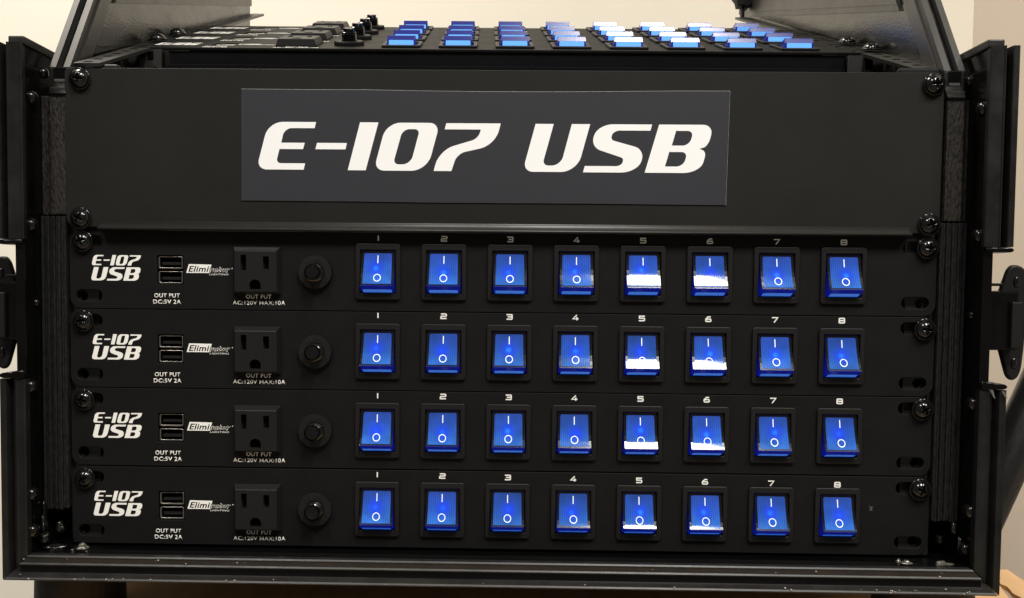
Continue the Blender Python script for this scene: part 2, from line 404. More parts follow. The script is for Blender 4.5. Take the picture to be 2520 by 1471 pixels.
def lens_mesh():
    bm = bmesh.new(); zs = [10.2, 9.2, 8, 6.5, 5, 3.5, 2, .5, -1, -2.4, -3.9, -5.1, -6.2, -6.75]
    rows = []
    for i, z in enumerate(zs):
        hw = 7.7 + 0.25 * (10.2 - z) / 17
        if i == 0: hw -= 0.5
        rows.append([bm.verts.new((s * hw * MM, -(rock_p(z) + 0.07) * MM, z * MM)) for s in (-1, -.5, 0, .5, 1)])
    for a, b in zip(rows, rows[1:]):
        for i in range(4): bm.faces.new((a[i], b[i], b[i + 1], a[i + 1]))
    me = bpy.data.meshes.new('lens'); bm.to_mesh(me); bm.free()
    for f in me.polygons: f.use_smooth = True
    return me
def rim_mesh():
    bm = bmesh.new(); zs = [11.2, 10.2, 9.2, 8, 6.5, 5, 3.5, 2, .5, -1, -2.4, -3.9, -5.1, -6.2, -6.75, -7.4]
    for s in (-1, 1):
        a = [bm.verts.new((s * (7.75 + 0.25 * (10.2 - z) / 17) * MM, -(rock_p(z) + 0.05) * MM, z * MM)) for z in zs]
        b = [bm.verts.new((s * 9.12 * MM, -(rock_p(z) + 0.05) * MM, z * MM)) for z in zs]
        for i in range(len(zs) - 1): bm.faces.new((a[i], a[i + 1], b[i + 1], b[i]))
    for z0, z1 in ((11.3, 10.22), (-6.8, -7.4)):
        v = [bm.verts.new((x * MM, -(rock_p(z) + 0.06) * MM, z * MM)) for x, z in ((-8.1, z0), (8.1, z0), (8.1, z1), (-8.1, z1))]; bm.faces.new(v)
    me = bpy.data.meshes.new('rim'); bm.to_mesh(me); bm.free(); return me
def end_lens_mesh():
    bm = bmesh.new()
    n = Vector((0, -(-8.25 + 11.6) * 0 - 0.42, -0.91))       # outward of the end face
    def pt(t, x): p = 4.5 + (0.2 - 4.5) * t; z = -9.83 + (-11.6 + 9.83) * t; return Vector((x, -p, z)) + Vector((0, -0.38, -0.925)) * 0.08
    pts = []
    for t, x in ((.97, -8.0), (.97, 8.0), (.12, 8.0), (.05, 7.8), (.02, 7.3), (.02, -7.3), (.05, -7.8), (.12, -8.0)):
        pts.append(bm.verts.new(pt(t, x) * MM))
    bm.faces.new(pts)
    me = bpy.data.meshes.new('end_lens'); bm.to_mesh(me); bm.free(); return me
def symbol_mesh():
    bm = bmesh.new()
    def V(x, z): return bm.verts.new(Vector((x, -(rock_p(z) + 0.14), z)) * MM)
    zs = [9.0, 8.0, 7.0, 6.0, 5.0, 4.7]
    a = [V(-.25, z) for z in zs]; b = [V(.25, z) for z in zs]
    for i in range(len(zs) - 1): bm.faces.new((a[i], a[i + 1], b[i + 1], b[i]))
    n = 28; ri, ro = 1.68, 2.10
    A = [V(ri * cos(2 * pi * i / n), -3.4 + ri * sin(2 * pi * i / n)) for i in range(n)]
    B = [V(ro * cos(2 * pi * i / n), -3.4 + ro * sin(2 * pi * i / n)) for i in range(n)]
    for i in range(n): bm.faces.new((A[i], B[i], B[(i + 1) % n], A[(i + 1) % n]))
    me = bpy.data.meshes.new('symbol'); bm.to_mesh(me); bm.free(); return me
def frame_mesh():
    bm = join([curve_mesh([rrect(-12.5, 12.5, -15.5, 15.5, 1.6), rrect(-9.9, 9.9, -12.1, 12.1, 0.4, 2)], -1.7, 1.7, 0.35)])
    # well walls and floor behind the opening
    for a in ((-9.9, -9.5, 0, 8, -12.1, 12.1), (9.5, 9.9, 0, 8, -12.1, 12.1), (-9.9, 9.9, 0, 8, 11.75, 12.1), (-9.9, 9.9, 0, 8, -12.1, -11.75), (-9.9, 9.9, 8, 9, -12.1, 12.1)):
        add_box(bm, *a)
    me = bpy.data.meshes.new('frame'); bm.to_mesh(me); bm.free(); return me

# ------------------------------------------------------------------ power switch unit (thing > parts > sub-parts)
SWX = [-67.3 + 36.77 * i for i in range(8)]
def stadium(x0, x1, zc, h): return rrect(x0, x1, zc - h / 2, zc + h / 2, h / 2 * 0.99, 6)
def make_unit():
    root = empty('power_switch_unit')
    ob = lambda n, b, m, par=root, sm=False: mesh_obj(n, b, m, par, sm)
    holes = [stadium(sx * 237.6 if sx < 0 else 222.4, sx * 222.9 if sx < 0 else 237.6, zc, 6.6) for sx in (-1, 1) for zc in (-14.7, 15.8)]
    holes.append(rrect(-191.7, -176.9, -8.2, 8.1, 0.5, 2))
    holes.append(rrect(-146.5, -123.5, -12, 11, 0.5, 2))
    for x in SWX: holes.append(rrect(x - 9.9, x + 9.9, -12.1, 12.1, 0.3, 2))
    fp = ob('front_panel', join([curve_mesh([rrect(-241.2, 241.2, -22.0, 22.0, 6.5, 6)] + holes, -2.0, 2.0, 0.22)]), M['panel'])
    ob('chassis', box(-215, 217, 8.2, 62, -21.3, 21.3, bev=0.5), M['chassis'])
    ob('chassis_floor', box(-215, 217, 0.4, 8.1, -21.3, -20.4), M['chassis'])
    yf = -2.0
    # lettering
    ob('model_lettering', join(glyph_mesh('E-107', -228.5, -200.7, 8.0, 2.2, yf - 0.09, 0.08) + glyph_mesh('USB', -228.9, -201.0, 1.2, -6.3, yf - 0.09, 0.08)), M['ink'])
    tm = [text_mesh('OUT PUT', -193.4, -178.9, -15.6, -13.25, yf, .09), text_mesh('DC:5V 2A', -194.0, -178.2, -19.1, -16.75, yf, .09),
          text_mesh('OUT PUT', -141.6, -127.2, -15.7, -13.35, yf, .09), text_mesh('AC:120V MAX:10A', -149.0, -119.4, -19.2, -16.85, yf, .09)]
    ob('output_lettering', join(tm[:2]), M['ink']); ob('output_lettering', join(tm[2:]), M['ink'])
    logo = empty_part = ob('maker_logo', join([curve_mesh([[(-173.7, 3.3), (-160.9, 3.1), (-162.3, -1.6), (-175.2, -1.6)]], yf - 0.06, 0.05),
        text_mesh('nator', -162.37, -150.38, -1.22, 1.92, yf, .06, 0.04, 0.25), text_mesh('LIGHTING', -162.2, -151.3, -2.75, -1.85, yf, .08, 0.0, 0.2),
        curve_mesh([circle(-149.3, 1.1, .32, 10)], yf - .08, .08)]), M['ink'])
    ob('logo_lettering', join([text_mesh('Elimi', -174.0, -162.2, -1.0, 2.3, yf - .06, .05, 0.02, 0.25), text_mesh('nator', -162.2, -150.6, -1.0, 1.7, yf - .06, .05, 0.0, 0.25)]), M['panel'], logo)
    # USB ports
    for k, (za, zb) in enumerate(((0.6, 7.5), (-7.7, -0.8))):
        sh = ob('usb_port', join([curve_mesh([rrect(-191.1, -177.4, za, zb, 0.9, 3), rrect(-190.3, -178.1, za + .75, zb - .35, 0.5, 3)], -1.3, 7.0, 0.12)]), M['steel'])
        ob('tongue', box(-189.3, -179.0, -0.2, 5, (za + zb) / 2 - 1.2, (za + zb) / 2 + 0.4), M['plastic'], sh)
    ob('port_housing', box(-192, -176.6, 5.6, 8.0, -8.6, 8.6), M['void'])
    # outlet
    bm = bmesh.new()
    base = [(-148.1, -13.3), (-121.6, -13.3), (-121.6, 13.2), (-148.1, 13.2)]; face = [(-146.7, -12.0), (-123.2, -12.0), (-123.2, 10.9), (-146.7, 10.9)]
    for (p, q) in zip(base, face): pass
    A = [bm.verts.new(Vector((x, -2.0, z)) * MM) for x, z in base]; A2 = [bm.verts.new(Vector((x, -2.9, z)) * MM) for x, z in base]
    B = [bm.verts.new(Vector((x, -6.8, z)) * MM) for x, z in face]; Bi = [bm.verts.new(Vector((x * 1 + (0.35 if x < -135 else -0.35), -7.0, z + (0.35 if z < 0 else -0.35))) * MM) for x, z in face]
    for P, Q in ((A, A2), (A2, B), (B, Bi)):
        for i in range(4): bm.faces.new((P[i], P[(i + 1) % 4], Q[(i + 1) % 4], Q[i]))
    gnd = rpoly([(-138.4, -10.4), (-132.0, -10.4), (-132.0, -5.0, 3.1), (-138.4, -5.0, 3.1)], 6)
    slots = [[(-143.2, 0.2), (-140.1, 0.2), (-140.1, 8.6), (-143.2, 8.6)], [(-130.7, 0.9), (-127.4, 0.9), (-127.4, 7.9), (-130.7, 7.9)], gnd]
    fm = curve_mesh([[(-146.36, -11.66), (-123.54, -11.66), (-123.54, 10.56), (-146.36, 10.56)]] + slots, -7.0, 4.0)
    bm.from_mesh(fm); bpy.data.meshes.remove(fm)
    out = ob('power_outlet', bm, M['plastic'])
    ob('contact_well', box(-146, -124, -3.2, -2.2, -11.5, 10.3), M['void'], out)
    # breaker
    cx, cz = -102.3, -0.8
    bm = bmesh.new(); n = 48
    prof = [(9.2, -2.0), (9.2, -4.2), (8.8, -4.9), (5.4, -5.0)]
    rings = []
    for r, y in prof:
        ring = []
        for i in range(n * 2):
            rr = r + (0.55 if (i % 2 == 0 and r > 8) else 0); a = pi * i / n
            ring.append(bm.verts.new(Vector((cx + rr * cos(a), y, cz + rr * sin(a))) * MM))
        rings.append(ring)
    for a, b in zip(rings, rings[1:]):
        for i in range(n * 2): bm.faces.new((a[i], a[(i + 1) % (2 * n)], b[(i + 1) % (2 * n)], b[i]))
    for i, ch in enumerate('RESET'):
        a = pi / 2 + (2 - i) * 0.30
        tmm = text_mesh(ch, cx - .55, cx + .55, cz + 6.3, cz + 8.0, -4.93, 0.18, rot=(cx, cz, pi / 2 - a)); bm.from_mesh(tmm); bpy.data.meshes.remove(tmm)
    tmm = text_mesh('10', cx - .9, cx + .9, cz + 6.3, cz + 8.0, -4.93, 0.18, rot=(cx, cz, -pi / 2 - .1)); bm.from_mesh(tmm); bpy.data.meshes.remove(tmm)
    brk = ob('breaker_nut', bm, M['plastic'])
    # threaded neck and push button
    bm = bmesh.new(); prof = []
    y = -4.5
    while y > -9.9:
        prof += [(5.1, y), (4.6, y - .45)]; y -= 0.9
    prof += [(4.9, -10.2), (4.4, -10.6), (4.2, -9.6), (3.6, -9.6), (3.6, -12.4), (3.3, -12.9), (0.01, -13.0)]
    rings = [[bm.verts.new(Vector((cx + r * cos(2 * pi * i / 28), yy, cz + r * sin(2 * pi * i / 28))) * MM) for i in range(28)] for r, yy in prof]
    for a, b in zip(rings, rings[1:]):
        for i in range(28): bm.faces.new((a[i], a[(i + 1) % 28], b[(i + 1) % 28], b[i]))
    ob('reset_button', bm, M['screw'], brk)
    # rocker switches
    rm, lm, em, sm, fm, im = rocker_mesh(), lens_mesh(), end_lens_mesh(), symbol_mesh(), frame_mesh(), rim_mesh()
    for i, x in enumerate(SWX):
        f = ob('rocker_switch', fm, M['plastic']); f.location = Vector((x, yf, 0)) * MM
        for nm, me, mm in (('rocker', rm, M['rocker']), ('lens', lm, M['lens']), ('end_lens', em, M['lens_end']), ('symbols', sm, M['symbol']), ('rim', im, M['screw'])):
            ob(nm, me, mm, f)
        o = ob('switch_number', digit_mesh(i + 1, 0, 0, 0), M['ink']); o.location = Vector((x, yf - 0.09, 20.0)) * MM
    return root

def copy_tree(o, parent=None):
    c = o.copy(); COL.objects.link(c); c.parent = parent
    for ch in list(o.children): copy_tree(ch, c)
    return c

def set_numbers(u, zl, zr):
    nums = [c for c in u.children if c.name.startswith('switch_number')]
    for c in nums:
        t = (c.location.x / MM - SWX[0]) / (SWX[7] - SWX[0]); c.location.z = (zl + (zr - zl) * t) * MM

FRONT = ['uppermost upright black switch unit, directly under the blank panel lip that dims its numbers',
         'second upright black switch unit from the top, its bright numbers just under a seam',
         'third upright black switch unit from the top, just above the lowest one',
         'lowest upright black switch unit, with a pale speck right of its last switch']
TOPL = ['foremost black switch unit on the sloping top rack, right behind the blank panel gap',
        'second black switch unit from the front on the sloping top rack',
        'third black switch unit from the front on the sloping top rack',
        'rearmost black switch unit on the sloping top rack, outlined against the wall']
GRP = 'rack switch units with eight lit blue rocker switches'
proto = make_unit()
units = []
numz = [(18.6, 18.4), (20.0, 19.7), (19.4, 19.3), (19.4, 17.2)]
yt, zt, tt, yaw, roll, xo = 83.43, 32.1, 0.3387, 0.0216, 0.0017, 2.247
ex = Vector((1, yaw, roll)).normalized(); ez = Vector((-yaw, cos(tt), sin(tt))).normalized(); ey = ez.cross(ex).normalized(); ez = ex.cross(ey)
def top_pt(x, a, h): return Vector((xo, yt, zt)) + ex * x + ez * a - ey * h
TOPM = Matrix.Identity(4)
for i in range(3): TOPM[i][0] = ex[i]; TOPM[i][1] = ey[i]; TOPM[i][2] = ez[i]
tops = [copy_tree(proto) for k in range(4)]
fronts = [proto] + [copy_tree(proto) for k in range(3)]
rsc = random.Random(3)
for k, u in enumerate(fronts):
    u.location = Vector((0, 2.0, -88.9 - 44.45 * k - 22.2)) * MM
    if k == 3: u.location.z -= 0.2 * MM
    set_numbers(u, *numz[k]); tag(u, FRONT[k], 'switch unit', GRP)
    for x in (-233.4, 235.4): screw(u, x, 15.6 - (0.25 if k else 0), -2.0, rsc.uniform(-.6, .6), 0.6)
for k, u in enumerate(tops):
    m4 = TOPM.copy(); c = top_pt(0, 44.45 * k + 22.2, -2.0); m4.translation = c * MM
    u.matrix_world = m4; set_numbers(u, 19.6, 19.3)
    tag(u, TOPL[k], 'switch unit', GRP)
    if k < 2: screw(u, -233.4, 15.6, -2.0, rsc.uniform(-.6, .6), 0.8); screw(u, 235.4, -15.0, -2.0, rsc.uniform(-.6, .6), 0.8)
# pale scuff on the lowest unit
sc_ = mesh_obj('scuff', join([curve_mesh([[(208.0, 6.1), (208.8, 5.0), (210.2, 5.2), (209.6, 4.0), (210.0, 2.6), (209.0, 3.2), (208.1, 2.9), (208.5, 4.1)]], -2.08, 0.07)]), mat('pale_scuff', (0.07, 0.065, 0.055), .6), fronts[3])

# ------------------------------------------------------------------ blank panel with rolled lip
bp_ = empty('blank_panel', (0, 0, -88.9))
outl = rpoly([(-241.6, -87.6 + 88.9, 5), (241.0, -87.6 + 88.9, 5), (241.4, -0.5 + 88.9, 5), (-241.9, 0.2 + 88.9, 3)], 5)
mesh_obj('panel', join([curve_mesh([outl], -2.2, 2.0, 0.25)]), M['blank'], bp_)
sec = [(-2.1, 5.6), (-2.25, 4.2), (-2.6, 3.1), (-3.4, 2.1), (-4.7, 1.35), (-6.2, 1.1), (-6.9, 0.7), (-6.9, 0.1), (-6.3, -0.3), (-0.6, -0.3), (-0.6, 5.6)]
bm = prism([(y, z) for y, z in sec], -222.4, 224.6)
lip = mesh_obj('lip', bm, M['lip'], bp_)
for f in lip.data.polygons: f.use_smooth = abs(f.normal.x) < .5
for x, z, a in ((-233.0, 82.7, 0.12), (235.4, 81.8, -0.02), (-233.3, 6.0, 0.5), (235.0, 6.1, -0.35)):
    screw(bp_, x, z, -2.2, a, 0.4)
tag(bp_, 'plain black blank rack panel with a rolled lower lip and a screw in each corner', 'rack panel')

# printed paper sign lying on the blank panel
sg = empty('paper_sign', (-9, -3, -72.8))
ox, oz = 9.0, 72.8
def pp(px, py): return (-143.2 + (px - 30) * .11027 + ox, -11.15 - (py - 42) * .1085 + oz)
edge_t = [(30, 42), (330, 44), (640, 43), (900, 47), (1250, 50), (1600, 49), (1900, 46), (2200, 42), (2465, 41)]
edge_b = [(2455, 611), (2200, 610), (1800, 608), (1030, 609), (640, 606), (30, 605)]
mesh_obj('sheet', join([curve_mesh([[pp(a + (.6 if a > 2400 else 0), b + (-.8 if b < 100 else .3)) for a, b in edge_t + edge_b]], 0.25, 0.3)]), M['paper'], sg)
mesh_obj('print', join([curve_mesh([[pp(a, b) for a, b in edge_t + edge_b]], 0.15, 0.08)]), M['print'], sg)
def gx(a): return pp(a, 0)[0]
def gz(b): return pp(0, b)[1]
ms = []
for ch in 'E-107USB':
    ms.append(curve_mesh([[(gx(a), gz(b)) for a, b in rpoly(s, 7)] for s in GLY[ch]], 0.07, 0.06))
mesh_obj('lettering', join(ms), M['paper'], sg)
tag(sg, 'wide charcoal paper sign with big slanted white E-107 USB lettering on the blank panel', 'sign')

# ------------------------------------------------------------------ the rack case
case = empty('rack_case', (0, 0, -282))
tag(case, 'black flight case with sloping top holding the switch units, aluminium edges and butterfly latches', 'rack case')
def cpart(name, bm, m, sm=False, parent=None):
    o = mesh_obj(name, bm, m, parent or case, sm)
    if parent is None: o.location = (0, 0, 0.282)
    return o
# front frame bars: section (d outward from the opening, y)
SEC = [(0.0, -15.5), (0.0, -20.2), (0.8, -20.7), (1.15, -20.75), (1.45, -20.4), (4.2, -20.1), (5.0, -20.6), (5.4, -20.6), (5.8, -20.0), (6.2, -15.5), (7.6, -14.5),
       (9.3, -15.0), (10.0, -18.6), (10.6, -20.2), (12.4, -20.5), (13.2, -21.0), (13.7, -21.0), (14.1, -20.2), (14.1, 6.0), (6.0, 6.0), (6.0, -13.8), (0.4, -15.5)]
SEC_UP = [(0.8, -17.5), (0.8, -20.6), (1.3, -21.2), (1.8, -21.2), (2.2, -20.9), (7.8, -20.9), (8.3, -21.5), (8.9, -21.4), (9.3, -20.6), (9.6, -14.0), (12.0, -14.0), (12.4, -20.6), (12.8, -21.3), (15.6, -21.5), (16.1, -20.8), (16.1, 6.0), (6.0, 6.0), (6.0, -13.8), (1.2, -17.5)]
def frame_bar(kind, lo, hi, m, inner, mitre_lo=True, mitre_hi=True, sgn=1, SEC=SEC):
    """kind 'h': bar under the opening (inner = z of opening); 'v': side bar (inner = |x|), sgn its side"""
    bm = bmesh.new(); A, B = [], []
    for d, y in SEC:
        if kind == 'h':
            A.append(bm.verts.new(Vector((lo - d, y, inner - d)) * MM)); B.append(bm.verts.new(Vector((hi + d, y, inner - d)) * MM))
        else:
            A.append(bm.verts.new(Vector((sgn * (inner + d), y, lo - (d if mitre_lo else 0))) * MM)); B.append(bm.verts.new(Vector((sgn * (inner + d), y, hi + (0 if mitre_hi else 0))) * MM))
    n = len(SEC); bm.faces.new(A); bm.faces.new(B[::-1])
    for i in range(n): bm.faces.new((A[i], B[i], B[(i + 1) % n], A[(i + 1) % n]))
    bmesh.ops.recalc_face_normals(bm, faces=bm.faces[:])
    return bm
cpart('frame_bar', frame_bar('h', -256.6, 256.2, M['profile'], -268.5), M['profile'])
for s in (-1, 1):
    cpart('frame_bar', frame_bar('v', -268.3, -171.5, None, 256.9, True, False, s), M['profile_v'])
    cpart('frame_bar', frame_bar('v', -95.5, 9.5, None, 255.6, False, False, s, SEC_UP), M['profile_v'])
    # rounded end plates of the bars at the notch
    for (zc, up) in ((-171.0, 1), (-95.9, -1)):
        xo_ = 270.9 if up > 0 else 271.9; ea = rpoly([(s * 257.4, zc), (s * xo_, zc, 2.5), (s * xo_, zc + up * 2.6, 2.4), (s * 257.4, zc + up * (4.2 if up > 0 else 1.8))], 4)
        cpart('end_cap', join([curve_mesh([ea], -21.6, 24.0, 0.5)]), M['gloss'])
    # glossy inner side wall and the bare wall at the notch
    cpart('side_wall', box(*sorted((s * 257.0, s * 262.3)), -18.8, 450, -268.6, -0.6, bev=0.6), M['gloss'])
    cpart('outer_skin', box(*sorted((s * 262.4, s * 266.0)), 6.3, 450, -282, -0.6), M['gloss'])
    # top edge of the front frame
    cpart('top_edge', box(*sorted((s * 255.4, s * 263.9)), -20.4, 26, 8.6, 13.0, bev=0.9), M['profile'])
    cpart('side_wall', box(*sorted((s * 257.0, s * 262.3)), -18.6, 24, -0.4, 8.2), M['gloss'])
    # rack rails behind the front units
    zc = [-88.9 - 44.45 * k - 22.2 + o for k in range(4) for o in (-14.7, 15.8)]
    rp = [rrect(226.4 * s, 243 * s, -267.5, -1, 0.5, 2)] if s > 0 else [rrect(243 * s, 226.4 * s, -267.5, -1, 0.5, 2)]
    cpart('rack_rail', join([curve_mesh(rp + [circle(s * 234.9 - .6, z - .4, 2.7, 16) for z in zc], 4.4, 2.0)]), M['rail'])
    # plywood behind the frame: upper worn piece, lower ridged block
    x0, x1 = (-251.0, -241.9) if s < 0 else (243.6, 253.0)
    cpart('board_edge', box(x0, x1, -1.5, 20, -80.8, -10.2, bev=0.5), M['ply_brown'])
    x0, x1 = (-257.0, -251.6) if s < 0 else (253.6, 256.9)
    cpart('board_edge', box(x0, x1, 1.6, 20, -80.8, -14.5, bev=0.5), M['ply_brown'])
    bm = bmesh.new(); xa, xb = (-256.6, -242.6) if s < 0 else (242.0, 256.4)
    n = 9; rr = random.Random(5 + s)
    for i in range(n):
        a = xa + (xb - xa) * i / n; b = xa + (xb - xa) * (i + 1) / n
        add_box(bm, a + .03, b - .03, -1.6 + (0.0 if i % 2 == 0 else 0.9) + rr.uniform(-.2, .2), 20, -247.0 + rr.uniform(-.8, .5), -81.6, bev=0.35, seg=1)
    o = cpart('plywood_edge', bm, M['ply'])
# lower block leans with the case: slight rotation is ignored
cpart('bottom_board', box(-262, 262, -18.5, 450, -280.5, -268.75), M['gloss'])
cpart('inner_floor', box(-256.8, 256.8, -15.0, 60, -268.7, -268.5), M['floorgloss'])
cpart('back_board', box(-262, 262, 450.2, 459, -282, 118), M['wood'])
# upper slanted sides
def yz_plate(poly, x0, x1):
    return prism(poly, x0, x1)
for s in (-1, 1):
    yb = 381.5 if s < 0 else 448.0
    xi = 241.0 if s < 0 else 243.0
    bandz = (lambda y: 36.6 + 0.2865 * y) if s < 0 else (lambda y: 34.1 + 0.272 * y)
    def edge_y(z): return 3.5 + z * 33.0 / 48.5
    topz = 70
    P = [(edge_y(-14) + 3, -14), (edge_y(190) + 3, 190), (yb, 330), (yb, -14)]
    sl, sh = sorted((s * xi, s * (xi + 9.5)))
    # board stops at the back edge of the channel
    cpart('upper_side_board', yz_plate(P, sl, sh), M['wood'])
    # inner flanges: along the sloping front edge and along the upper border
    for wdt, off, th in ((13.5, 3.4, 0.9), (7.0, 3.3, 1.5)):
        Q = [(edge_y(-8) + off, -8), (edge_y(185) + off, 185), (edge_y(185) + off + wdt, 185), (edge_y(-8) + off + wdt, -8)]
        x0, x1 = sorted((s * (xi - th), s * (xi + 0.2))); cpart('inner_flange', yz_plate(Q, x0, x1), M['flange'])
    ys = 62.5
    Q = [(ys, bandz(ys)), (yb + (0 if s < 0 else 1), bandz(yb)), (yb + (0 if s < 0 else 26), bandz(yb) + (0 if s < 0 else 10)), (yb + (0 if s < 0 else 26), 325), (edge_y(190) + 16, 189)]
    x0, x1 = sorted((s * (xi - 1.6), s * (xi + 0.3))); cpart('inner_flange', yz_plate(Q, x0, x1), M['flange'])
    if s > 0:
        Q2 = [(ys + 2, bandz(ys) + 4.6), (yb, bandz(yb) + 4.8), (yb, bandz(yb) + 30), (edge_y(190) + 18, 188)]
        cpart('inner_flange', yz_plate(Q2, *sorted((s * (xi - 2.3), s * (xi - 1.55)))), M['flange'])
    # channel along the sloping front edge: two flanges and a web
    def ch(a, b, fwd, back):
        Q = [(edge_y(1.5) - fwd, 1.5), (edge_y(190) - fwd, 190), (edge_y(190) + back, 190), (edge_y(1.5) + back, 1.5)]
        x0, x1 = sorted((s * a, s * b)); return yz_plate(Q, x0, x1)
    a0 = xi - 0.2
    cpart('edge_channel', ch(a0, a0 + 3.6, 2.5, 3.2), M['channel'])
    cpart('edge_channel', ch(a0 + 7.9, a0 + 11.4, 2.5, 3.2), M['channel'])
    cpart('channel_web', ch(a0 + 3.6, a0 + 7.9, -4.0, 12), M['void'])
    # dark end piece of the channel
    e1, e2 = sorted((s * a0, s * (a0 + 11.4)))
    cpart('channel_foot', box(e1, e2, 2.0, 12, -9.9, 1.3, bev=.6), M['plastic'])
    cpart('channel_foot', box(e1 + 2.2, e2 - 2.2, 1.7, 3, -7.6, 1.0), M['void'])  # dark box painting the shade of the hollow channel end
    cpart('channel_foot', prism([(1.5, -7.0), (1.5, -6.2), (2.4, -1.5), (2.4, -7.0)], e1 + 2.6, e2 - 2.8), M['channel'])  # grey wedge standing in for the shine inside the hollow
    # sloping rack rail (flange with holes, and web) in the plane of the top units
    def tp(x, a, h): return top_pt(x, a, h) * MM
    xA, xB = (-240.5, -226.0) if s < 0 else (226.0, 240.5)
    holes = []
    for k in range(-6, 23):
        a = 7.4 + k * 14.8; holes.append([(s * 234.4 - 2.6, a - 2.6), (s * 234.4 + 2.6, a - 2.6), (s * 234.4 + 2.6, a + 2.6), (s * 234.4 - 2.6, a + 2.6)])
    me = curve_mesh([[(xA, -87), (xB, -87), (xB, 333), (xA, 333)]] + holes, 0, 2.0)
    for v in me.vertices: v.co = TOPM @ Vector((v.co.x, v.co.y + 0.0003, v.co.z)) + Vector((xo, yt, zt)) * MM
    cpart('sloping_rail', join([me]), M['rail'])
    x0, x1 = sorted((s * 238.3, s * 240.2))
    bm = box(x0, x1, 2.4, 28, -84, 236)
    for v in bm.verts: v.co = TOPM @ Vector((v.co.x, v.co.y, v.co.z)) + Vector((xo, yt, zt)) * MM
    cpart('rail_web', bm, M['rail'])
    # bracket behind the gap, with its square and round holes
    xa, xb = (-240, -215.5) if s < 0 else (219.0, 240)
    cpart('bracket', join([curve_mesh([[(xa, -20), (xb, -20), (xb, 29.5), (xa, 29.5)], rrect(s * 222.5 - 2.2, s * 222.5 + 2.2, 22.4, 29.0, .8, 2) if s < 0 else rrect(s * 232.0 - 2.4, s * 232.0 + 2.4, 20.4, 27.5, .8, 2), circle(s * 219.5 if s < 0 else 224.0, 17.2, 1.4, 12)], 79.0 + s * 4.5, 1.6)]), M['rail'])
    cpart('bracket_backing', box(xa, xb, 84.5 + s * 4.5, 86 + s * 4.5, -20, 29.0), M['void'])
    # bent tab of the rail at the front corner
    tx0, tx1 = (-238, -214) if s < 0 else (219, 241)
    cpart('rail_tab', box(tx0, tx1, 2.6, 9, -3, 3.4, bev=1.6, seg=3), M['chassis'])
# star knob on the back of the right board
bm = bmesh.new()
star = [(10.0 + (1.3 if i % 2 else -.9)) for i in range(14)]
kn = [(star[i] * cos(2 * pi * i / 14), star[i] * sin(2 * pi * i / 14)) for i in range(14)]
me = curve_mesh([kn], 0, 14, 1.0)
for v in me.vertices: v.co = v.co + Vector((235.0, 418, 167.5)) * MM
bm.from_mesh(me); bpy.data.meshes.remove(me); add_box(bm, 231.6, 234.6, 421, 428, 147, 160, bev=.5)
knob = cpart('star_knob', bm, M['rubber'])

# rivets
RV = bpy.data.meshes.new('rivet')
bm = bmesh.new(); bmesh.ops.create_uvsphere(bm, u_segments=16, v_segments=8, radius=3.9 * MM)
for v in bm.verts: v.co.x *= 0.75
bm.to_mesh(RV); bm.free()
for f in RV.polygons: f.use_smooth = True
RV.materials.append(M['screw'])
for s, y, z, k in ((-1, -9.1, -17.7, 1), (-1, 5.2, -1.3, .8), (-1, -10.9, -87.3, 1), (-1, -6.5, -130.2, .6), (-1, -13.2, -176.1, 1), (-1, -13.9, -235.9, 1), (-1, -13.6, -256.8, 1.1),
                (1, -12.8, -21.9, 1), (1, 3.7, -3.8, .8), (1, -12.6, -89.2, 1), (1, -7.9, -131.9, .6), (1, -12.1, -179.7, 1), (1, -13.0, -238.4, 1.1), (1, -8.6, -260.4, 1.1)):
    o = bpy.data.objects.new('rivet', RV); COL.objects.link(o); o.parent = case
    o.location = (s * 256.8 * MM, y * MM, z * MM + .282); o.scale = (k, k, k)

# hot glue blobs and shavings near the corners
def blob(c, sc, seed, m):
    r = random.Random(seed); bm = bmesh.new(); bmesh.ops.create_icosphere(bm, subdivisions=3, radius=1.0)
    ph = [r.uniform(0, 6) for _ in range(6)]
    for v in bm.verts:
        x, y, z = v.co; k = 1 + .22 * sin(3 * x + ph[0]) * cos(4 * y + ph[1]) + .16 * sin(6 * z + ph[2]) + .1 * sin(9 * x + ph[3]) * sin(8 * z + ph[4])
        v.co = Vector((x * k * sc[0] + c[0], y * k * sc[1] + c[1], z * k * sc[2] + c[2])) * MM
    return cpart('glue_blob', bm, m, True)
for i, (c, sc, m) in enumerate((((-254.5, -6, -255), (1.6, 3, 4.5), 'glue'), ((-253, -8, -262), (2.4, 3, 3.4), 'glue'), ((-248, -8, -267.2), (6, 4, 2.0), 'glue'), ((-247.5, -2, -258), (2.2, 2, 4), 'glue'),
        ((-231.5, -9, -267.0), (3.0, 3.0, 2.2), 'glue_clear'), ((-236, -11, -268.0), (1.4, 2, 1.2), 'glue'), ((-228, -11, -268.0), (1.6, 2, 1.0), 'glue'), ((-255.5, -3, -248), (.8, 2, 5), 'glue'),
        ((224.5, -12, -267.8), (3.0, 2.2, 1.5), 'glue_clear'), ((220, -12, -267.2), (1.2, 1.4, 1.9), 'glue_clear'), ((243, -12, -267.9), (2.8, 1.6, 1.5), 'glue_clear'), ((247.5, -12, -268.3), (2.2, 1.6, 1.0), 'glue_clear'),
        ((246.0, -3, -257), (1.6, 2, 2.6), 'glue'), ((252.5, -5, -250), (1.3, 2, 4), 'glue'), ((254.5, -8, -258), (1.0, 1.5, 4.2), 'glue'))):
    blob(c, sc, i, M[m])
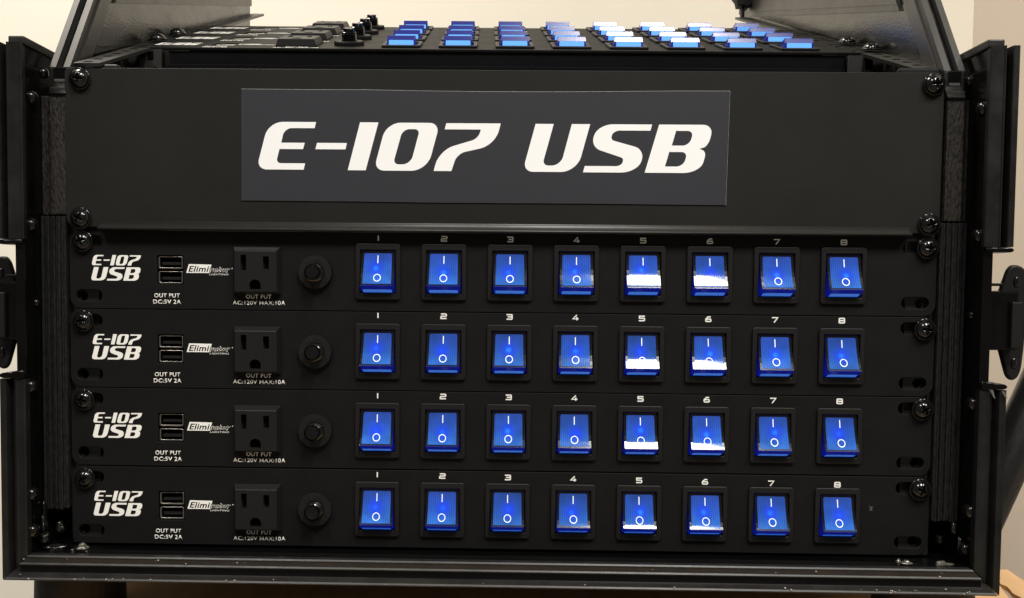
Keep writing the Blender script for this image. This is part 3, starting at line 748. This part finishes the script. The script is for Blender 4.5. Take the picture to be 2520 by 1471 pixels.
# specks of dust and paint chips on the lower frame
bm = bmesh.new(); r = random.Random(11)
for i in range(46):
    x = r.choice((r.uniform(-262, 262), r.uniform(150, 262), r.uniform(-262, -120))); z = r.choice((-270.5, -271.8, -279.4, -280.2, -281.0)) + r.uniform(-.5, .5)
    q = r.uniform(.12, .42); y = -21.2 if z < -278 else -20.75
    add_box(bm, x - q, x + q * r.uniform(.4, 1.2), y - .15, y + .2, z - q * .6, z + q * r.uniform(.3, .9))
tag(cpart('paint_chips', bm, M['chip']), kind='stuff')
# metal glints: little bare nicks on the frame end
for s in (1,):
    bm = bmesh.new()
    for (x, z, l) in ((263.0, -172.5, 3.4), (269.2, -173.2, 2.4)):
        t = curve_mesh([[(s * x, z + 1.2), (s * (x + 1.3), z - l), (s * (x + .3), z - l * .8), (s * (x - 1.8), z + 1.5)]], -22.2, .3); bm.from_mesh(t); bpy.data.meshes.remove(t)
    cpart('bare_nick', bm, mat('bare_aluminium', (.32, .30, .27), .35, metal=.8))

# butterfly latches on the outside
for s in (-1, 1):
    def mx(p): return [(s * a, b) for a, b in p]
    dx = 0 if s > 0 else -4.5
    d = lambda pts: [(a + dx, *b) for a, *b in pts]
    lp = cpart('butterfly_latch', box(*sorted((s * 262.8, s * (283.5 + dx * .6))), -6, 22, -151, -118.6, bev=1.2), M['gloss'])
    w = rpoly(d([(276.6, -119.4), (281.0, -105.5, 3), (284.6, -103.6, 3), (291.5, -106.5, 4), (293.0, -120), (291, -151), (289.8, -164, 4), (286.5, -168.6, 3), (282.4, -167.2, 3), (277.6, -151), (280, -135)]), 5)
    mesh_obj('wing', join([curve_mesh([mx(w)], 1.0, 4.0, 1.2)]), M['plastic'], lp)
    mesh_obj('hinge_plate', box(*sorted((s * (278.5 + dx), s * (284.3 + dx))), -9.0, -5.7, -149.8, -124.5, bev=.8), M['plastic'], lp)
    for z in (-113.5, -158.5):
        t = bmesh.new(); bmesh.ops.create_uvsphere(t, u_segments=14, v_segments=8, radius=1.0 * MM)
        for v in t.verts: v.co = Vector((v.co.x * 1.8, v.co.y * 1.0, v.co.z * 3.0)) + Vector((s * (285.4 + dx), .9, z)) * MM
        mesh_obj('dimple', t, M['screw'], lp, True)
    mesh_obj('pin', add_cyl(bmesh.new(), (s * 262.0 if s > 0 else -276.0, -3, -115.2), 0.8, 14, 'X', 12), M['screw'], lp)
    for ch in lp.children: ch.matrix_parent_inverse = Matrix.Identity(4)

# rubber feet
for x in (-258.2, 248.5):
    bm = bmesh.new(); add_cyl(bm, (x + (8 if x < 0 else 0), 22 + (8 if x < 0 else 0), -311.9), 26 if x < 0 else 28, 29.8, 'Z', 40, r2=(26 if x < 0 else 28) * .97)
    cpart('rubber_foot', bm, M['rubber'], False)
for x in (-248.2, 248.5):
    bm = bmesh.new(); add_cyl(bm, (x, 415, -311.9), 18.5, 29.8, 'Z', 32); cpart('rubber_foot', bm, M['rubber'], False)

# ------------------------------------------------------------------ cardboard box under the case
cb = empty('cardboard_box', (20, 200, -420))
def cbp(name, bm, m):
    o = mesh_obj(name, bm, m, cb); o.location = Vector((-20, -200, 420)) * MM; return o
def flat(poly, z, th):
    bm = bmesh.new(); A = [bm.verts.new(Vector((x, y, z)) * MM) for x, y in poly]; B = [bm.verts.new(Vector((x, y, z - th)) * MM) for x, y in poly]
    bm.faces.new(A); bm.faces.new(B[::-1]); n = len(poly)
    for i in range(n): bm.faces.new((A[i], B[i], B[(i + 1) % n], A[(i + 1) % n]))
    bmesh.ops.recalc_face_normals(bm, faces=bm.faces[:]); return bm
cbp('top_board', flat([(-262, -70), (304, -70), (308, -10), (318, 50), (331.6, 96), (331, 112), (304, 116), (304, 470), (-262, 470)], -312.1, 3.5), M['card'])  # unseen front strip carried forward to bounce light under the case
torn = [(346, 20), (352.5, 106), (355, 132), (341, 130), (339.2, 110)]
r = random.Random(4); y = 104
while y > 20:
    torn.append((334.0 - (98 - y) * .12 + r.uniform(-1.1, 1.1), y)); y -= r.uniform(2.5, 7)
cbp('torn_flap', flat(torn, -311.6, 3.0), M['card'])
cbp('side_board', box(-246, 303, 466, 469, -420, -315.8), M['card'])
cbp('side_board', box(-262, -259, -67, 465, -420, -315.8), M['card'])
cbp('side_board', box(-258, 303, -70, -67, -420, -315.8), M['card'])
tag(cb, 'brown cardboard box under the black case, with a torn flap at the lower right', 'cardboard box')

# ------------------------------------------------------------------ leaning tube at the right
dirv = Vector((.38, 0, .925)).normalized(); c0 = Vector((361.4, 150, -239.3))
bm = bmesh.new(); add_cyl(bm, (0, 0, -420), 14.9, 760, 'Z', 40)
bmesh.ops.bevel(bm, geom=[e for e in bm.edges if abs(e.verts[0].co.z - e.verts[1].co.z) < 1e-7], offset=1.5 * MM, segments=2, affect='EDGES')
tb = empty('stand_leg', tuple(c0))
tb.rotation_euler = dirv.to_track_quat('Z', 'Y').to_euler()
mesh_obj('tube', bm, M['tube'], tb, True)
bm = bmesh.new(); add_cyl(bm, (0, 0, -432), 16.5, 26, 'Z', 32); mesh_obj('rubber_tip', bm, M['rubber'], tb)
tag(tb, 'thick black tube leaning behind the right side of the case', 'stand leg')

# ------------------------------------------------------------------ room
wl = mesh_obj('wall', box(-2500, 683, 900, 1000, -900, 2300), M['wall']); tag(wl, kind='structure')
wl = mesh_obj('wall', box(683.2, 783, -200, 1000, -900, 2300), M['wall2']); tag(wl, kind='structure')  # added corner wall, its colour standing in for the shaded right side
fl = mesh_obj('floor', box(-2500, 2500, -2500, 1000, -950, -900.5), M['floor']); tag(fl, kind='structure')
